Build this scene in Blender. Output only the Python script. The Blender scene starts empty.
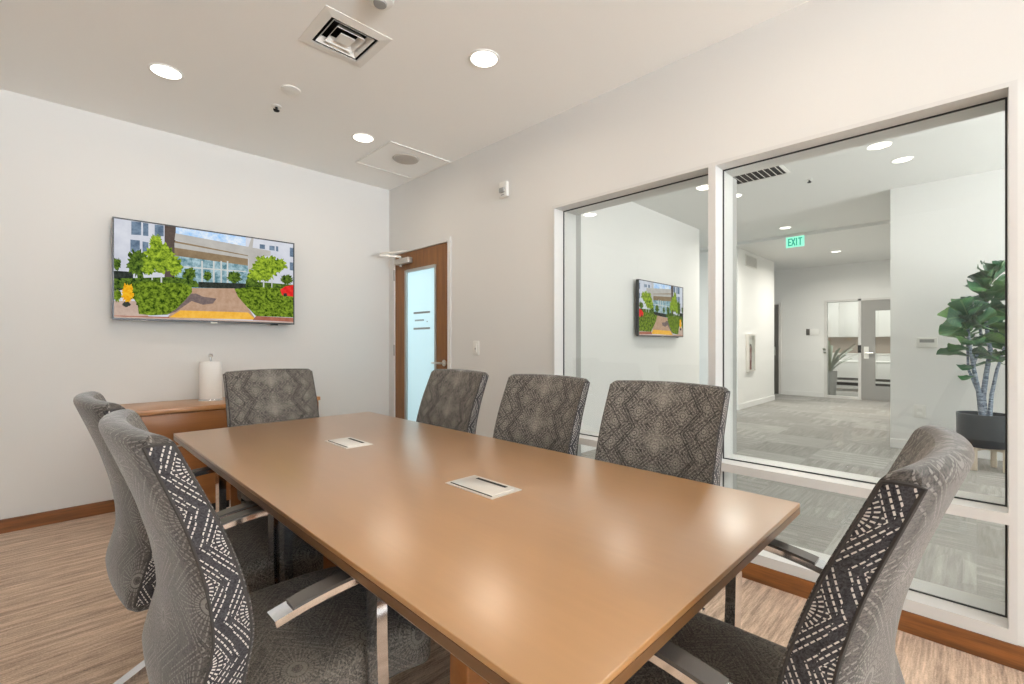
import bpy, math, random
from mathutils import Vector, Matrix
random.seed(7)
PI = math.pi
C = bpy.context.scene.collection
scene = bpy.context.scene

# ------------------------------------------------------------------ node helpers
class NT:
    def __init__(s, name):
        s.m = bpy.data.materials.new(name); s.m.use_nodes = True
        s.t = s.m.node_tree; s.t.nodes.clear()
        s.out = s.t.nodes.new('ShaderNodeOutputMaterial')
    def n(s, typ, **kw):
        nd = s.t.nodes.new(typ)
        for k, v in kw.items(): setattr(nd, k, v)
        return nd
    def put(s, sock, v):
        if hasattr(v, 'is_linked') or isinstance(v, bpy.types.NodeSocket): s.t.links.new(v, sock)
        else:
            if isinstance(v, (tuple, list)) and len(v) == 3 and sock.type == 'RGBA': v = (*v, 1)
            sock.default_value = v
    def math(s, op, a, b=None, c=None, clamp=False):
        nd = s.n('ShaderNodeMath', operation=op); nd.use_clamp = clamp
        s.put(nd.inputs[0], a)
        if b is not None: s.put(nd.inputs[1], b)
        if c is not None: s.put(nd.inputs[2], c)
        return nd.outputs[0]
    def vmath(s, op, a, b=None):
        nd = s.n('ShaderNodeVectorMath', operation=op)
        s.put(nd.inputs[0], a)
        if b is not None: s.put(nd.inputs[1], b)
        return nd.outputs['Value'] if op in ('LENGTH', 'DOT_PRODUCT') else nd.outputs[0]
    def mix(s, f, a, b, blend='MIX'):
        nd = s.n('ShaderNodeMix', data_type='RGBA', blend_type=blend)
        s.put(nd.inputs[0], f); s.put(nd.inputs[6], a); s.put(nd.inputs[7], b)
        return nd.outputs[2]
    def sep(s, v):
        nd = s.n('ShaderNodeSeparateXYZ'); s.put(nd.inputs[0], v); return nd.outputs
    def comb(s, x, y, z=0.0):
        nd = s.n('ShaderNodeCombineXYZ')
        s.put(nd.inputs[0], x); s.put(nd.inputs[1], y); s.put(nd.inputs[2], z); return nd.outputs[0]
    def coord(s, kind='Object'):
        return s.n('ShaderNodeTexCoord').outputs[kind]
    def mapping(s, v, scale=(1, 1, 1), rot=(0, 0, 0), loc=(0, 0, 0)):
        nd = s.n('ShaderNodeMapping'); s.put(nd.inputs[0], v)
        nd.inputs['Scale'].default_value = scale; nd.inputs['Rotation'].default_value = rot; nd.inputs['Location'].default_value = loc
        return nd.outputs[0]
    def noise(s, v, scale, detail=2, rough=.5):
        nd = s.n('ShaderNodeTexNoise'); s.put(nd.inputs['Vector'], v)
        nd.inputs['Scale'].default_value = scale; nd.inputs['Detail'].default_value = detail; nd.inputs['Roughness'].default_value = rough
        return nd.outputs['Fac']
    def ramp(s, f, stops):
        nd = s.n('ShaderNodeValToRGB'); s.put(nd.inputs[0], f)
        e = nd.color_ramp.elements
        while len(e) < len(stops): e.new(.5)
        for el, (p, c) in zip(e, stops): el.position = p; el.color = (*c, 1)
        return nd.outputs[0]
    def bump(s, h, strength=.3, dist=.01):
        nd = s.n('ShaderNodeBump'); s.put(nd.inputs['Height'], h)
        nd.inputs['Strength'].default_value = strength; nd.inputs['Distance'].default_value = dist
        return nd.outputs[0]
    def bsdf(s, **kw):
        nd = s.n('ShaderNodeBsdfPrincipled')
        for k, v in kw.items(): s.put(nd.inputs[k.replace('_', ' ')], v)
        s.t.links.new(nd.outputs[0], s.out.inputs[0]); return nd
    def emit(s, col, strength):
        nd = s.n('ShaderNodeEmission'); s.put(nd.inputs[0], col); s.put(nd.inputs[1], strength)
        s.t.links.new(nd.outputs[0], s.out.inputs[0]); return nd

def plain(name, col, rough=.5, metal=0., var=.04, bump=0., nscale=40, **kw):
    t = NT(name)
    f = t.noise(t.coord(), nscale, 3)
    c = t.mix(f, tuple(x*(1-var) for x in col), tuple(min(1, x*(1+var)) for x in col))
    a = dict(Base_Color=c, Roughness=rough, Metallic=metal, **kw)
    if bump: a['Normal'] = t.bump(f, bump, .004)
    t.bsdf(**a); return t.m

def wood(name, c0, c1, rough, axis, freq=1., coat=.0, contrast=(.35, .65)):
    t = NT(name)
    sc = [22*freq]*3; sc[axis] = 1.6*freq
    v = t.mapping(t.coord(), tuple(sc))
    n1 = t.noise(v, 1.3, 4, .6)
    n2 = t.noise(t.mapping(t.coord(), tuple(x*5 for x in sc)), 1.5, 2)
    f = t.math('ADD', t.math('MULTIPLY', n1, .75), t.math('MULTIPLY', n2, .25))
    col = t.ramp(f, [(contrast[0], c0), (contrast[1], c1)])
    t.bsdf(Base_Color=col, Roughness=rough, Coat_Weight=coat, Coat_Roughness=.28, Coat_IOR=1.8 if coat > .9 else 1.5)
    return t.m

M = {}
M['wall'] = plain('wall_paint', (.72, .71, .685), .75, var=.012, bump=.02, nscale=180)
M['ceil'] = plain('ceiling_paint', (.89, .89, .865), .85, var=.012, nscale=120)
M['hall_wall'] = plain('hallway_paint', (.78, .78, .765), .75, var=.012, nscale=120)
M['hall_ceil'] = plain('hallway_ceiling_paint', (.72, .72, .70), .8, var=.012, nscale=120)
M['white_metal'] = plain('white_frame_metal', (.66, .65, .63), .4, var=.02)
M['grey_metal'] = plain('grey_frame_metal', (.36, .355, .34), .4, var=.02)
M['gasket'] = plain('gasket', (.03, .03, .03), .6)
M['white_plastic'] = plain('white_plastic', (.78, .77, .73), .4, var=.02)
M['grey_plastic'] = plain('grey_plastic', (.30, .30, .29), .5, var=.02)
M['black_plastic'] = plain('black_plastic', (.012, .012, .013), .35, var=.1)
M['chrome'] = plain('polished_chrome', (.82, .82, .84), .07, 1., var=.01)
M['brushed'] = plain('brushed_metal', (.72, .70, .66), .28, 1., var=.03)
M['hatch'] = plain('satin_silver', (.86, .83, .78), .3, .55, var=.02)
M['closer'] = plain('closer_aluminium', (.55, .52, .47), .4, .6, var=.03)
M['arm_pad'] = plain('arm_pad_leather', (.075, .066, .058), .32, var=.1, nscale=300)
M['dark'] = plain('dark_void', (.01, .01, .01), .8)
M['paper'] = plain('paper_towel', (.86, .855, .83), .9, bump=.05, nscale=150)
M['baseboard'] = wood('dark_oak_baseboard', (.12, .040, .009), (.27, .098, .023), .38, 0, 1.3)
M['baseboard_y'] = wood('dark_oak_baseboard_side', (.12, .040, .009), (.27, .098, .023), .38, 1, 1.3)
M['door_wood'] = wood('door_walnut', (.18, .068, .011), (.27, .108, .020), .4, 2)
M['table_wood'] = wood('honey_maple_top', (.33, .165, .052), (.40, .20, .066), .38, 1, .5, coat=1., contrast=(.2, .8))
M['table_edge'] = wood('table_edge_wood', (.12, .058, .022), (.17, .08, .03), .3, 1, .5, coat=.3)
M['credenza_top'] = wood('credenza_top_wood', (.40, .19, .07), (.50, .25, .10), .3, 0, .6, coat=.3)
M['credenza_wood'] = wood('credenza_front_wood', (.22, .082, .02), (.29, .115, .032), .38, 0, .6)
M['pot'] = plain('pot_charcoal', (.022, .032, .042), .38, var=.05)
M['pale_wood'] = wood('pale_stand_wood', (.55, .46, .36), (.68, .60, .49), .6, 2)
M['soil'] = plain('soil', (.05, .035, .025), .95, var=.4, bump=.6, nscale=60)
M['hall_grey'] = plain('grey_door_paint', (.30, .295, .28), .5, var=.02)
M['dark_door'] = plain('dark_door_paint', (.10, .095, .085), .5, var=.03)
M['cab_white'] = plain('white_laminate', (.80, .79, .76), .4, var=.01)
M['splash'] = plain('tan_backsplash', (.42, .35, .29), .5, var=.05)
M['vase'] = plain('grey_vase', (.30, .30, .29), .5)
M['grass'] = plain('grey_green_leaf', (.30, .34, .27), .6, var=.2, nscale=8)
M['red'] = plain('extinguisher_red', (.30, .12, .10), .35)
M['brass'] = plain('dull_steel', (.42, .40, .37), .35, .9)

def trunk_mat():
    t = NT('fig_bark')
    f = t.noise(t.mapping(t.coord(), (1, 1, 4)), 22, 4, .7)
    col = t.ramp(f, [(.38, (.07, .10, .15)), (.62, (.36, .43, .52))])
    t.bsdf(Base_Color=col, Roughness=.85, Normal=t.bump(f, .5, .01)); return t.m
M['trunk'] = trunk_mat()

def leaf_mat():
    t = NT('fig_leaf')
    uv = t.coord('UV'); s = t.sep(uv)
    info = t.noise(t.coord(), 3.2, 1)
    base = t.ramp(info, [(.32, (.012, .055, .036)), (.5, (.035, .14, .06)), (.68, (.13, .29, .07))])
    au = t.math('ABSOLUTE', s[0])
    mid = t.math('LESS_THAN', au, .05)
    vn = t.math('FRACT', t.math('MULTIPLY', t.math('SUBTRACT', s[1], t.math('MULTIPLY', au, .5)), 7))
    vein = t.math('MAXIMUM', mid, t.math('LESS_THAN', vn, .10))
    col = t.mix(t.math('MULTIPLY', vein, .4), base, (.25, .36, .18))
    t.bsdf(Base_Color=col, Roughness=.38); return t.m
M['leaf'] = leaf_mat()

def room_carpet():
    t = NT('streaked_carpet')
    co = t.coord()
    streak = t.noise(t.mapping(co, (1.6, 24, 1)), 1.6, 4, .62)
    fine = t.noise(t.mapping(co, (9, 95, 1)), 1.5, 2)
    sp = t.noise(co, 150, 2, .7)
    f = t.math('ADD', t.math('ADD', t.math('MULTIPLY', streak, .5), t.math('MULTIPLY', fine, .25)), t.math('MULTIPLY', sp, .25))
    col = t.ramp(f, [(.36, (.18, .110, .068)), (.5, (.50, .35, .24)), (.63, (.77, .57, .42))])
    t.bsdf(Base_Color=col, Roughness=.95, Normal=t.bump(f, .6, .008), Sheen_Weight=.25); return t.m
M['carpet'] = room_carpet()

def hall_carpet():
    t = NT('grey_carpet_tiles')
    co = t.coord(); s = t.sep(co)
    tx = t.math('DIVIDE', s[0], .61); ty = t.math('DIVIDE', s[1], .61)
    ix = t.math('FLOOR', tx); iy = t.math('FLOOR', ty)
    wn = t.n('ShaderNodeTexWhiteNoise', noise_dimensions='2D'); t.put(wn.inputs['Vector'], t.comb(ix, iy))
    r = wn.outputs['Value']; par = t.math('FLOORED_MODULO', t.math('ADD', ix, iy), 2)
    n1 = t.noise(t.mapping(co, (3, 40, 1)), 1.2, 3); n2 = t.noise(t.mapping(co, (40, 3, 1)), 1.2, 3)
    st = t.math('ADD', t.math('MULTIPLY', n1, par), t.math('MULTIPLY', n2, t.math('SUBTRACT', 1, par)))
    sx = t.math('FRACT', t.math('MULTIPLY', s[0], 9)); sy = t.math('FRACT', t.math('MULTIPLY', s[1], 9))
    bar = t.math('ADD', t.math('MULTIPLY', t.math('LESS_THAN', sy, .45), par), t.math('MULTIPLY', t.math('LESS_THAN', sx, .45), t.math('SUBTRACT', 1, par)))
    patch = t.math('GREATER_THAN', t.noise(co, 1.7, 1), .53)
    sp = t.noise(co, 150, 2)
    f = t.math('ADD', t.math('MULTIPLY', st, .36), t.math('ADD', t.math('MULTIPLY', r, .13), .06))
    f = t.math('ADD', f, t.math('MULTIPLY', t.math('MULTIPLY', bar, patch), .07))
    f = t.math('ADD', f, t.math('MULTIPLY', sp, .25))
    col = t.ramp(f, [(.22, (.17, .165, .15)), (.45, (.31, .30, .28)), (.72, (.52, .51, .48))])
    t.bsdf(Base_Color=col, Roughness=.95, Normal=t.bump(f, .3, .006)); return t.m
M['hall_carpet'] = hall_carpet()

def fabric(name, base, line, pu, ph, width, mixf=1., front=False, sheen=.3, off=(0., 0.), fan=.19):
    """woven upholstery: fans of dashed thread set between nested dashed outlines"""
    t = NT(name)
    s = t.sep(t.coord('UV'))
    u = t.math('ADD', s[0], off[0]); v = t.math('ADD', s[1], off[1])
    x = t.math('PINGPONG', u, pu); y = t.math('PINGPONG', v, ph)
    # every other column is shifted so the fans interlock
    col = t.math('FLOORED_MODULO', t.math('FLOOR', t.math('DIVIDE', t.math('ADD', u, pu), 2*pu)), 2)
    y = t.math('PINGPONG', t.math('ADD', v, t.math('MULTIPLY', col, ph)), ph)
    L = math.hypot(pu, ph); nx, ny = ph/L, pu/L           # unit normal of the cell diagonal
    d = t.math('SUBTRACT', t.math('ADD', t.math('MULTIPLY', x, nx), t.math('MULTIPLY', y, ny)), pu*nx)
    al = t.math('SUBTRACT', t.math('MULTIPLY', y, nx), t.math('MULTIPLY', x, ny))
    rad = t.math('SQRT', t.math('ADD', t.math('MULTIPLY', x, x), t.math('MULTIPLY', y, y)))
    ang = t.math('ARCTAN2', y, x)
    q = t.math('ABSOLUTE', t.math('SUBTRACT', t.math('FRACT', t.math('DIVIDE', ang, fan)), .5))
    ray = t.math('LESS_THAN', t.math('MULTIPLY', t.math('MULTIPLY', q, rad), fan), width)
    st = width*7
    ray = t.math('MULTIPLY', ray, t.math('LESS_THAN', d, -st*.6))
    ray = t.math('MULTIPLY', ray, t.math('GREATER_THAN', rad, width*(2 if front else 5)))
    dash1 = t.math('LESS_THAN', t.math('FRACT', t.math('DIVIDE', rad, width*7.5)), .70)
    k = t.math('ABSOLUTE', t.math('SUBTRACT', t.math('FLOORED_MODULO', d, st), st*.5))
    lines = t.math('MULTIPLY', t.math('LESS_THAN', k, width), t.math('GREATER_THAN', d, -st*.55))
    gap = t.math('ADD', t.math('LESS_THAN', d, st*2.0), t.math('MULTIPLY', t.math('GREATER_THAN', d, st*3.0), t.math('LESS_THAN', d, st*4.0)))
    lines = t.math('MULTIPLY', lines, gap, clamp=True)
    dash2 = t.math('LESS_THAN', t.math('FRACT', t.math('DIVIDE', al, width*7.5)), .70)
    ln = t.math('MAXIMUM', t.math('MULTIPLY', ray, dash1), t.math('MULTIPLY', lines, dash2), clamp=True)
    weave = t.noise(t.comb(t.math('ABSOLUTE', s[0]) if front else s[0], s[1]), 140 if front else 260, 2, .75)
    soft = t.noise(t.comb(s[0], s[1]), 60, 3, .7)
    wv = t.math('ADD', t.math('MULTIPLY', weave, .65), t.math('MULTIPLY', soft, .35))
    bcol = t.ramp(wv, [(.40, tuple(c*.3 for c in base)), (.60, tuple(c*2.0 for c in base))])
    wsp = t.math('ADD', .6, t.math('MULTIPLY', weave, .8))
    colr = t.mix(t.math('MULTIPLY', t.math('MULTIPLY', ln, wsp), mixf, clamp=True), bcol, line)
    if front:
        au = t.math('ABSOLUTE', s[0])
        tri = t.math('PINGPONG', t.math('ADD', s[1], .02), .085)
        z = t.math('SUBTRACT', t.math('SUBTRACT', au, .095), t.math('MULTIPLY', tri, .75))
        z1 = t.math('LESS_THAN', t.math('ABSOLUTE', z), .0032)
        z2 = t.math('LESS_THAN', t.math('ABSOLUTE', t.math('SUBTRACT', z, .013)), .0026)
        z3 = t.math('LESS_THAN', t.math('ABSOLUTE', t.math('SUBTRACT', z, .062)), .0026)
        colr = t.mix(t.math('MULTIPLY', t.math('MAXIMUM', t.math('MAXIMUM', z1, z2), z3), .75), colr, tuple(c*.22 for c in base))
        vv = t.math('PINGPONG', t.math('ADD', s[1], .06), .085)
        rr = t.math('ADD', t.math('MULTIPLY', au, 10), t.math('MULTIPLY', vv, 15))
        burst = t.math('SUBTRACT', 1, rr, clamp=True)  # lighter bursts of thread woven down the middle
        colr = t.mix(t.math('MULTIPLY', t.math('MULTIPLY', burst, weave), .9), colr, line)
    h = t.math('ADD', t.math('MULTIPLY', ln, .6), t.math('MULTIPLY', weave, .4))
    t.bsdf(Base_Color=colr, Roughness=.9, Normal=t.bump(h, .5, .003), Sheen_Weight=sheen, Sheen_Roughness=.4, Sheen_Tint=(.9, .9, .9, 1))
    return t.m
M['fab_front'] = fabric('chair_front_weave', (.085, .076, .067), (.36, .33, .29), .047, .0425, .0016, .6, True, .15, fan=.34)
M['fab_seat'] = fabric('chair_seat_weave', (.085, .072, .058), (.22, .195, .16), .10, .085, .0016, .65, False, .15)
M['fab_back'] = fabric('chair_outer_weave', (.054, .047, .041), (.24, .225, .205), .10, .085, .0014, .75, False, .4)
M['fab_side'] = fabric('chair_side_weave', (.030, .028, .031), (.62, .58, .53), .052, .075, .0013, 1., False, .2, (.02, .03), fan=.22)
M['piping'] = plain('dark_piping', (.035, .03, .027), .8)

def glass_mat(name, tint=(.97, .985, .98), refl=1.7):
    t = NT(name)
    fr = t.n('ShaderNodeFresnel'); fr.inputs['IOR'].default_value = 1.5
    tr = t.n('ShaderNodeBsdfTransparent'); tr.inputs[0].default_value = (*tint, 1)
    gl = t.n('ShaderNodeBsdfGlossy'); gl.inputs['Roughness'].default_value = .0
    mx = t.n('ShaderNodeMixShader')
    front = t.math('SUBTRACT', 1, t.n('ShaderNodeNewGeometry').outputs['Backfacing'])   # one reflection per pane
    t.put(mx.inputs[0], t.math('MULTIPLY', t.math('MULTIPLY', fr.outputs[0], refl), front, clamp=True))
    t.t.links.new(tr.outputs[0], mx.inputs[1]); t.t.links.new(gl.outputs[0], mx.inputs[2])
    t.t.links.new(mx.outputs[0], t.out.inputs[0]); return t.m
M['glass'] = glass_mat('clear_glass')
def frost_mat():
    t = NT('frosted_glass')
    tl = t.n('ShaderNodeBsdfTranslucent'); tl.inputs[0].default_value = (.80, .92, .95, 1)
    df = t.n('ShaderNodeBsdfPrincipled'); df.inputs['Base Color'].default_value = (.72, .84, .87, 1); df.inputs['Roughness'].default_value = .35
    mx = t.n('ShaderNodeMixShader'); mx.inputs[0].default_value = .35
    t.t.links.new(tl.outputs[0], mx.inputs[1]); t.t.links.new(df.outputs[0], mx.inputs[2])
    t.t.links.new(mx.outputs[0], t.out.inputs[0]); return t.m
M['frost'] = frost_mat()
def emat(name, col, st, var=0., nscale=60, col2=None):
    t = NT(name)
    if var or col2:
        f = t.noise(t.coord(), nscale, 4, .75)
        c = t.ramp(f, [(.38, col), (.62, col2)]) if col2 else t.mix(f, tuple(x*(1-var) for x in col), tuple(x*(1+var) for x in col))
    else: c = (*col, 1)
    t.emit(c, st); return t.m
M['lens'] = emat('lamp_lens', (1., .95, .86), 3.5)
M['exit_bg'] = emat('exit_lit_panel', (.36, .98, .72), 1.3)
M['exit_tx'] = emat('exit_letters', (.02, .50, .32), 1.1)

# ------------------------------------------------------------------ mesh helpers
class MB:
    def __init__(s): s.v = []; s.f = []; s.uv = []; s.mi = []
    def add(s, vs, fs, uvs=None, mi=0):
        o = len(s.v); s.v += [tuple(x) for x in vs]
        for k, f in enumerate(fs):
            s.f.append([i+o for i in f]); s.mi.append(mi)
            s.uv.append(uvs[k] if uvs else None)
        return s
    def box(s, x0, x1, y0, y1, z0, z1, mi=0):
        v = [(x, y, z) for z in (z0, z1) for y in (y0, y1) for x in (x0, x1)]
        return s.add(v, [(0, 2, 3, 1), (4, 5, 7, 6), (0, 1, 5, 4), (2, 6, 7, 3), (0, 4, 6, 2), (1, 3, 7, 5)], None, mi)
    def rbox(s, x0, x1, y0, y1, z0, z1, r, n=3, mi=0, fn=None, uvax=None, ns=6):
        """box with rounded edges; ns = subdivisions along the flats"""
        c = Vector(((x0+x1)/2, (y0+y1)/2, (z0+z1)/2)); h = Vector(((x1-x0)/2, (y1-y0)/2, (z1-z0)/2))
        r = min(r, min(h)*.999)
        def ticks(hh):
            a = [-hh + r*(1-math.cos(i/n*PI/2)) for i in range(n+1)]
            mid = [(-hh+r) + (2*hh-2*r)*i/ns for i in range(1, ns)]
            return a + mid + [-x for x in reversed(a)]
        T = [ticks(h[i]) for i in range(3)]
        def rnd(p):
            i = Vector([max(-h[k]+r, min(h[k]-r, p[k])) for k in range(3)])
            d = Vector(p) - i
            if d.length > 1e-9: d = d.normalized()*r
            q = i + d + c
            return fn(q) if fn else q
        for ax in range(3):
            a, b = [(1, 2), (2, 0), (0, 1)][ax]
            for sg in (-1, 1):
                ta, tb = T[a], T[b]; vs = []; raw = []
                for pb in tb:
                    for pa in ta:
                        p = [0, 0, 0]; p[ax] = sg*h[ax]; p[a] = pa; p[b] = pb
                        vs.append(rnd(p)); raw.append(Vector(p)+c)
                w = len(ta); fs = []; uvs = []
                for j in range(len(tb)-1):
                    for i in range(w-1):
                        q = [j*w+i, j*w+i+1, (j+1)*w+i+1, (j+1)*w+i]
                        if sg < 0: q.reverse()
                        fs.append(q)
                        if uvax: uvs.append([(vs[k][uvax[ax][0]], vs[k][uvax[ax][1]]) for k in q])
                s.add(vs, fs, uvs if uvax else None, mi)
        return s
    def cyl(s, c, r, h, n=24, axis=2, r2=None, mi=0, cap=True):
        r2 = r if r2 is None else r2; vs = []
        for k, (rr, t) in enumerate(((r, 0), (r2, h))):
            for i in range(n):
                a = 2*PI*i/n; p = [rr*math.cos(a), rr*math.sin(a), t]
                if axis == 0: p = [p[2], p[0], p[1]]
                elif axis == 1: p = [p[1], p[2], p[0]]
                vs.append((p[0]+c[0], p[1]+c[1], p[2]+c[2]))
        fs = [(i, (i+1) % n, n+(i+1) % n, n+i) for i in range(n)]
        if cap: fs += [tuple(reversed(range(n))), tuple(range(n, 2*n))]
        return s.add(vs, fs, None, mi)
    def lathe(s, prof, c=(0, 0, 0), n=32, mi=0, down=False):
        vs = []
        for (r, z) in prof:
            for i in range(n):
                a = 2*PI*i/n; vs.append((c[0]+r*math.cos(a), c[1]+r*math.sin(a), c[2]+z))
        fs = []
        for j in range(len(prof)-1):
            for i in range(n):
                fs.append((j*n+i, j*n+(i+1) % n, (j+1)*n+(i+1) % n, (j+1)*n+i))
        return s.add(vs, fs, None, mi)
    def tube(s, pts, r, n=8, mi=0, closed=False):
        pts = [Vector(p) for p in pts]; m = len(pts)
        rs = r if isinstance(r, (list, tuple)) else [r]*m
        vs = []; up = None
        for i in range(m):
            a = pts[i-1] if (i > 0 or closed) else pts[i]; b = pts[(i+1) % m] if (i < m-1 or closed) else pts[i]
            t = (b-a).normalized()
            if up is None:
                up = Vector((0, 0, 1)) if abs(t.z) < .9 else Vector((1, 0, 0))
            x = (up - t*up.dot(t)).normalized(); up = x; y = t.cross(x)
            for k in range(n):
                an = 2*PI*k/n; vs.append(pts[i] + (x*math.cos(an)+y*math.sin(an))*rs[i])
        fs = []
        for i in range(m if closed else m-1):
            j = (i+1) % m
            for k in range(n): fs.append((i*n+k, i*n+(k+1) % n, j*n+(k+1) % n, j*n+k))
        if not closed: fs += [tuple(reversed(range(n))), tuple(range((m-1)*n, m*n))]
        return s.add(vs, fs, None, mi)
    def strip(s, pts, side, w, th, mi=0):
        """flat bar swept along pts; side = constant width direction"""
        pts = [Vector(p) for p in pts]; m = len(pts); vs = []
        for i in range(m):
            a = pts[max(0, i-1)]; b = pts[min(m-1, i+1)]; t = (b-a).normalized()
            sd = side[i] if isinstance(side, list) else side
            sd = (Vector(sd) - t*Vector(sd).dot(t)).normalized(); nn = t.cross(sd)
            for (p, q) in ((-1, -1), (1, -1), (1, 1), (-1, 1)):
                vs.append(pts[i] + sd*p*w/2 + nn*q*th/2)
        fs = [(0, 1, 2, 3), tuple((m-1)*4+k for k in (3, 2, 1, 0))]
        for i in range(m-1):
            for k in range(4): fs.append((i*4+k, (i+1)*4+k, (i+1)*4+(k+1) % 4, i*4+(k+1) % 4))
        return s.add(vs, fs, None, mi)
    def build(s, name, mats, parent=None, smooth=True, ang=40):
        me = bpy.data.meshes.new(name); me.from_pydata(s.v, [], s.f)
        mats = mats if isinstance(mats, list) else [mats]
        for m in mats: me.materials.append(M[m] if isinstance(m, str) else m)
        if any(u is not None for u in s.uv):
            ul = me.uv_layers.new(name='UVMap')
            for p, u in zip(me.polygons, s.uv):
                if u:
                    for li, q in zip(p.loop_indices, u): ul.data[li].uv = q
        for p, mi in zip(me.polygons, s.mi): p.material_index = mi
        import bmesh
        bm = bmesh.new(); bm.from_mesh(me)
        bmesh.ops.remove_doubles(bm, verts=bm.verts, dist=1e-5)
        bmesh.ops.recalc_face_normals(bm, faces=bm.faces)
        for f in bm.faces: f.smooth = smooth
        if smooth:
            for e in bm.edges:
                if len(e.link_faces) == 2 and e.calc_face_angle(0) > math.radians(ang): e.smooth = False
        bm.to_mesh(me); bm.free()
        o = bpy.data.objects.new(name, me); C.objects.link(o)
        if parent: o.parent = parent
        return o

def tag(o, label=None, cat=None, group=None, kind=None):
    if label: o['label'] = label
    if cat: o['category'] = cat
    if group: o['group'] = group
    if kind: o['kind'] = kind
    return o
def thing(name, label, cat, loc=(0, 0, 0), rz=0, group=None, kind=None):
    o = bpy.data.objects.new(name, None); C.objects.link(o); o.empty_display_size = .1
    o.location = loc; o.rotation_euler = (0, 0, rz)
    return tag(o, label, cat, group, kind)
def struct(name, mb, mat, **kw):
    return tag(mb.build(name, mat, smooth=False), kind='structure')
def dup(root, name, label, loc, rz=None):
    r = root.copy(); C.objects.link(r); r.location = loc
    if rz is not None: r.rotation_euler = (0, 0, rz)
    r['label'] = label
    for ch in list(root.children):
        c = ch.copy(); C.objects.link(c); c.parent = r
        for g in list(ch.children):
            d = g.copy(); C.objects.link(d); d.parent = c
    return r

# ------------------------------------------------------------------ dimensions
H = 2.743; XR = 2.47; XO = 2.70; YF = 4.254; XL = -2.3; YN = -6.6
HH = 2.92
WY0, WY1, WZ0, WZ1 = -.104, 2.069, .088, 2.118
DY0, DY1, DZ = 3.218, 4.174, 2.10

# ------------------------------------------------------------------ room shell
struct('floor', MB().box(XL, XR, YN, YF, -.1, 0), 'carpet')
VX, VY, VR = 1.083, 2.306, .126     # air diffuser opening
w = MB(); w.box(XL-.15, VX-VR, YN-.15, YF+.15, H, H+.12); w.box(VX+VR, XR, YN-.15, YF+.15, H, H+.12)
w.box(VX-VR, VX+VR, YN-.15, VY-VR, H, H+.12); w.box(VX-VR, VX+VR, VY+VR, YF+.15, H, H+.12)
struct('ceiling', w, 'ceil')
struct('wall_far', MB().box(XL-.15, XO, YF, YF+.15, 0, H), 'wall')
w = MB(); ly0, ly1 = -6.3, -2.0   # left wall, out of view, window opening added to brighten the room
w.box(XL-.15, XL, YN, ly0, 0, H); w.box(XL-.15, XL, ly1, YF, 0, H); w.box(XL-.15, XL, ly0, ly1, 0, .75); w.box(XL-.15, XL, ly0, ly1, 2.45, H)
struct('wall_left', w, 'wall')
wn = thing('added_window', None, None, (0, 0, 0), kind='structure')  # added window, out of view, frames the left fill lights
f = MB()
f.box(XL-.1, XL+.01, ly0, ly1, .75, .80); f.box(XL-.1, XL+.01, ly0, ly1, 2.40, 2.45)
for y in (ly0, (ly0+ly1)/2-.025, ly1-.05): f.box(XL-.1, XL+.01, y, y+.05, .80, 2.40)
f.build('frame', 'white_metal', wn, smooth=False)
w = MB()
w.box(XR, XO, YN, WY0, 0, HH); w.box(XR, XO, WY0, WY1, 0, WZ0); w.box(XR, XO, WY0, WY1, WZ1, HH)
w.box(XR, XO, WY1, DY0, 0, HH); w.box(XR, XO, DY0, DY1, DZ, HH); w.box(XR, XO, DY1, YF, 0, HH)
struct('wall_right', w, 'wall')
# near wall behind the camera with a wide daylight window
w = MB(); wx0, wx1, wz0, wz1 = -1.0, 2.2, .75, 2.45
w.box(XL-.15, wx0, YN-.15, YN, 0, H); w.box(wx1, XO, YN-.15, YN, 0, H)
w.box(wx0, wx1, YN-.15, YN, 0, wz0); w.box(wx0, wx1, YN-.15, YN, wz1, H)
struct('wall_near', w, 'wall')
wn = thing('window_2', None, None, (0, 0, 0), kind='structure')
f = MB()
f.box(wx0, wx1, YN-.1, YN+.01, wz0, wz0+.05); f.box(wx0, wx1, YN-.1, YN+.01, wz1-.05, wz1)
f.box(wx0, wx0+.05, YN-.1, YN+.01, wz0, wz1); f.box(wx1-.05, wx1, YN-.1, YN+.01, wz0, wz1)
f.box(.575, .625, YN-.1, YN+.01, wz0, wz1)
f.build('frame', 'white_metal', wn, smooth=False)

def baseboard(name, x0, x1, y0, y1, mat, h=.086):
    return struct(name, MB().rbox(x0, x1, y0, y1, 0, h, .004, 2, ns=1), mat)
baseboard('baseboard_far', XL, XR, YF-.015, YF, 'baseboard')
baseboard('baseboard_right', XR-.015, XR, YN, DY0, 'baseboard_y')
baseboard('baseboard_left', XL, XL+.015, YN, YF-.015, 'baseboard_y')
baseboard('baseboard_right.001', XR-.015, XR, DY1, YF-.015, 'baseboard_y')

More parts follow.
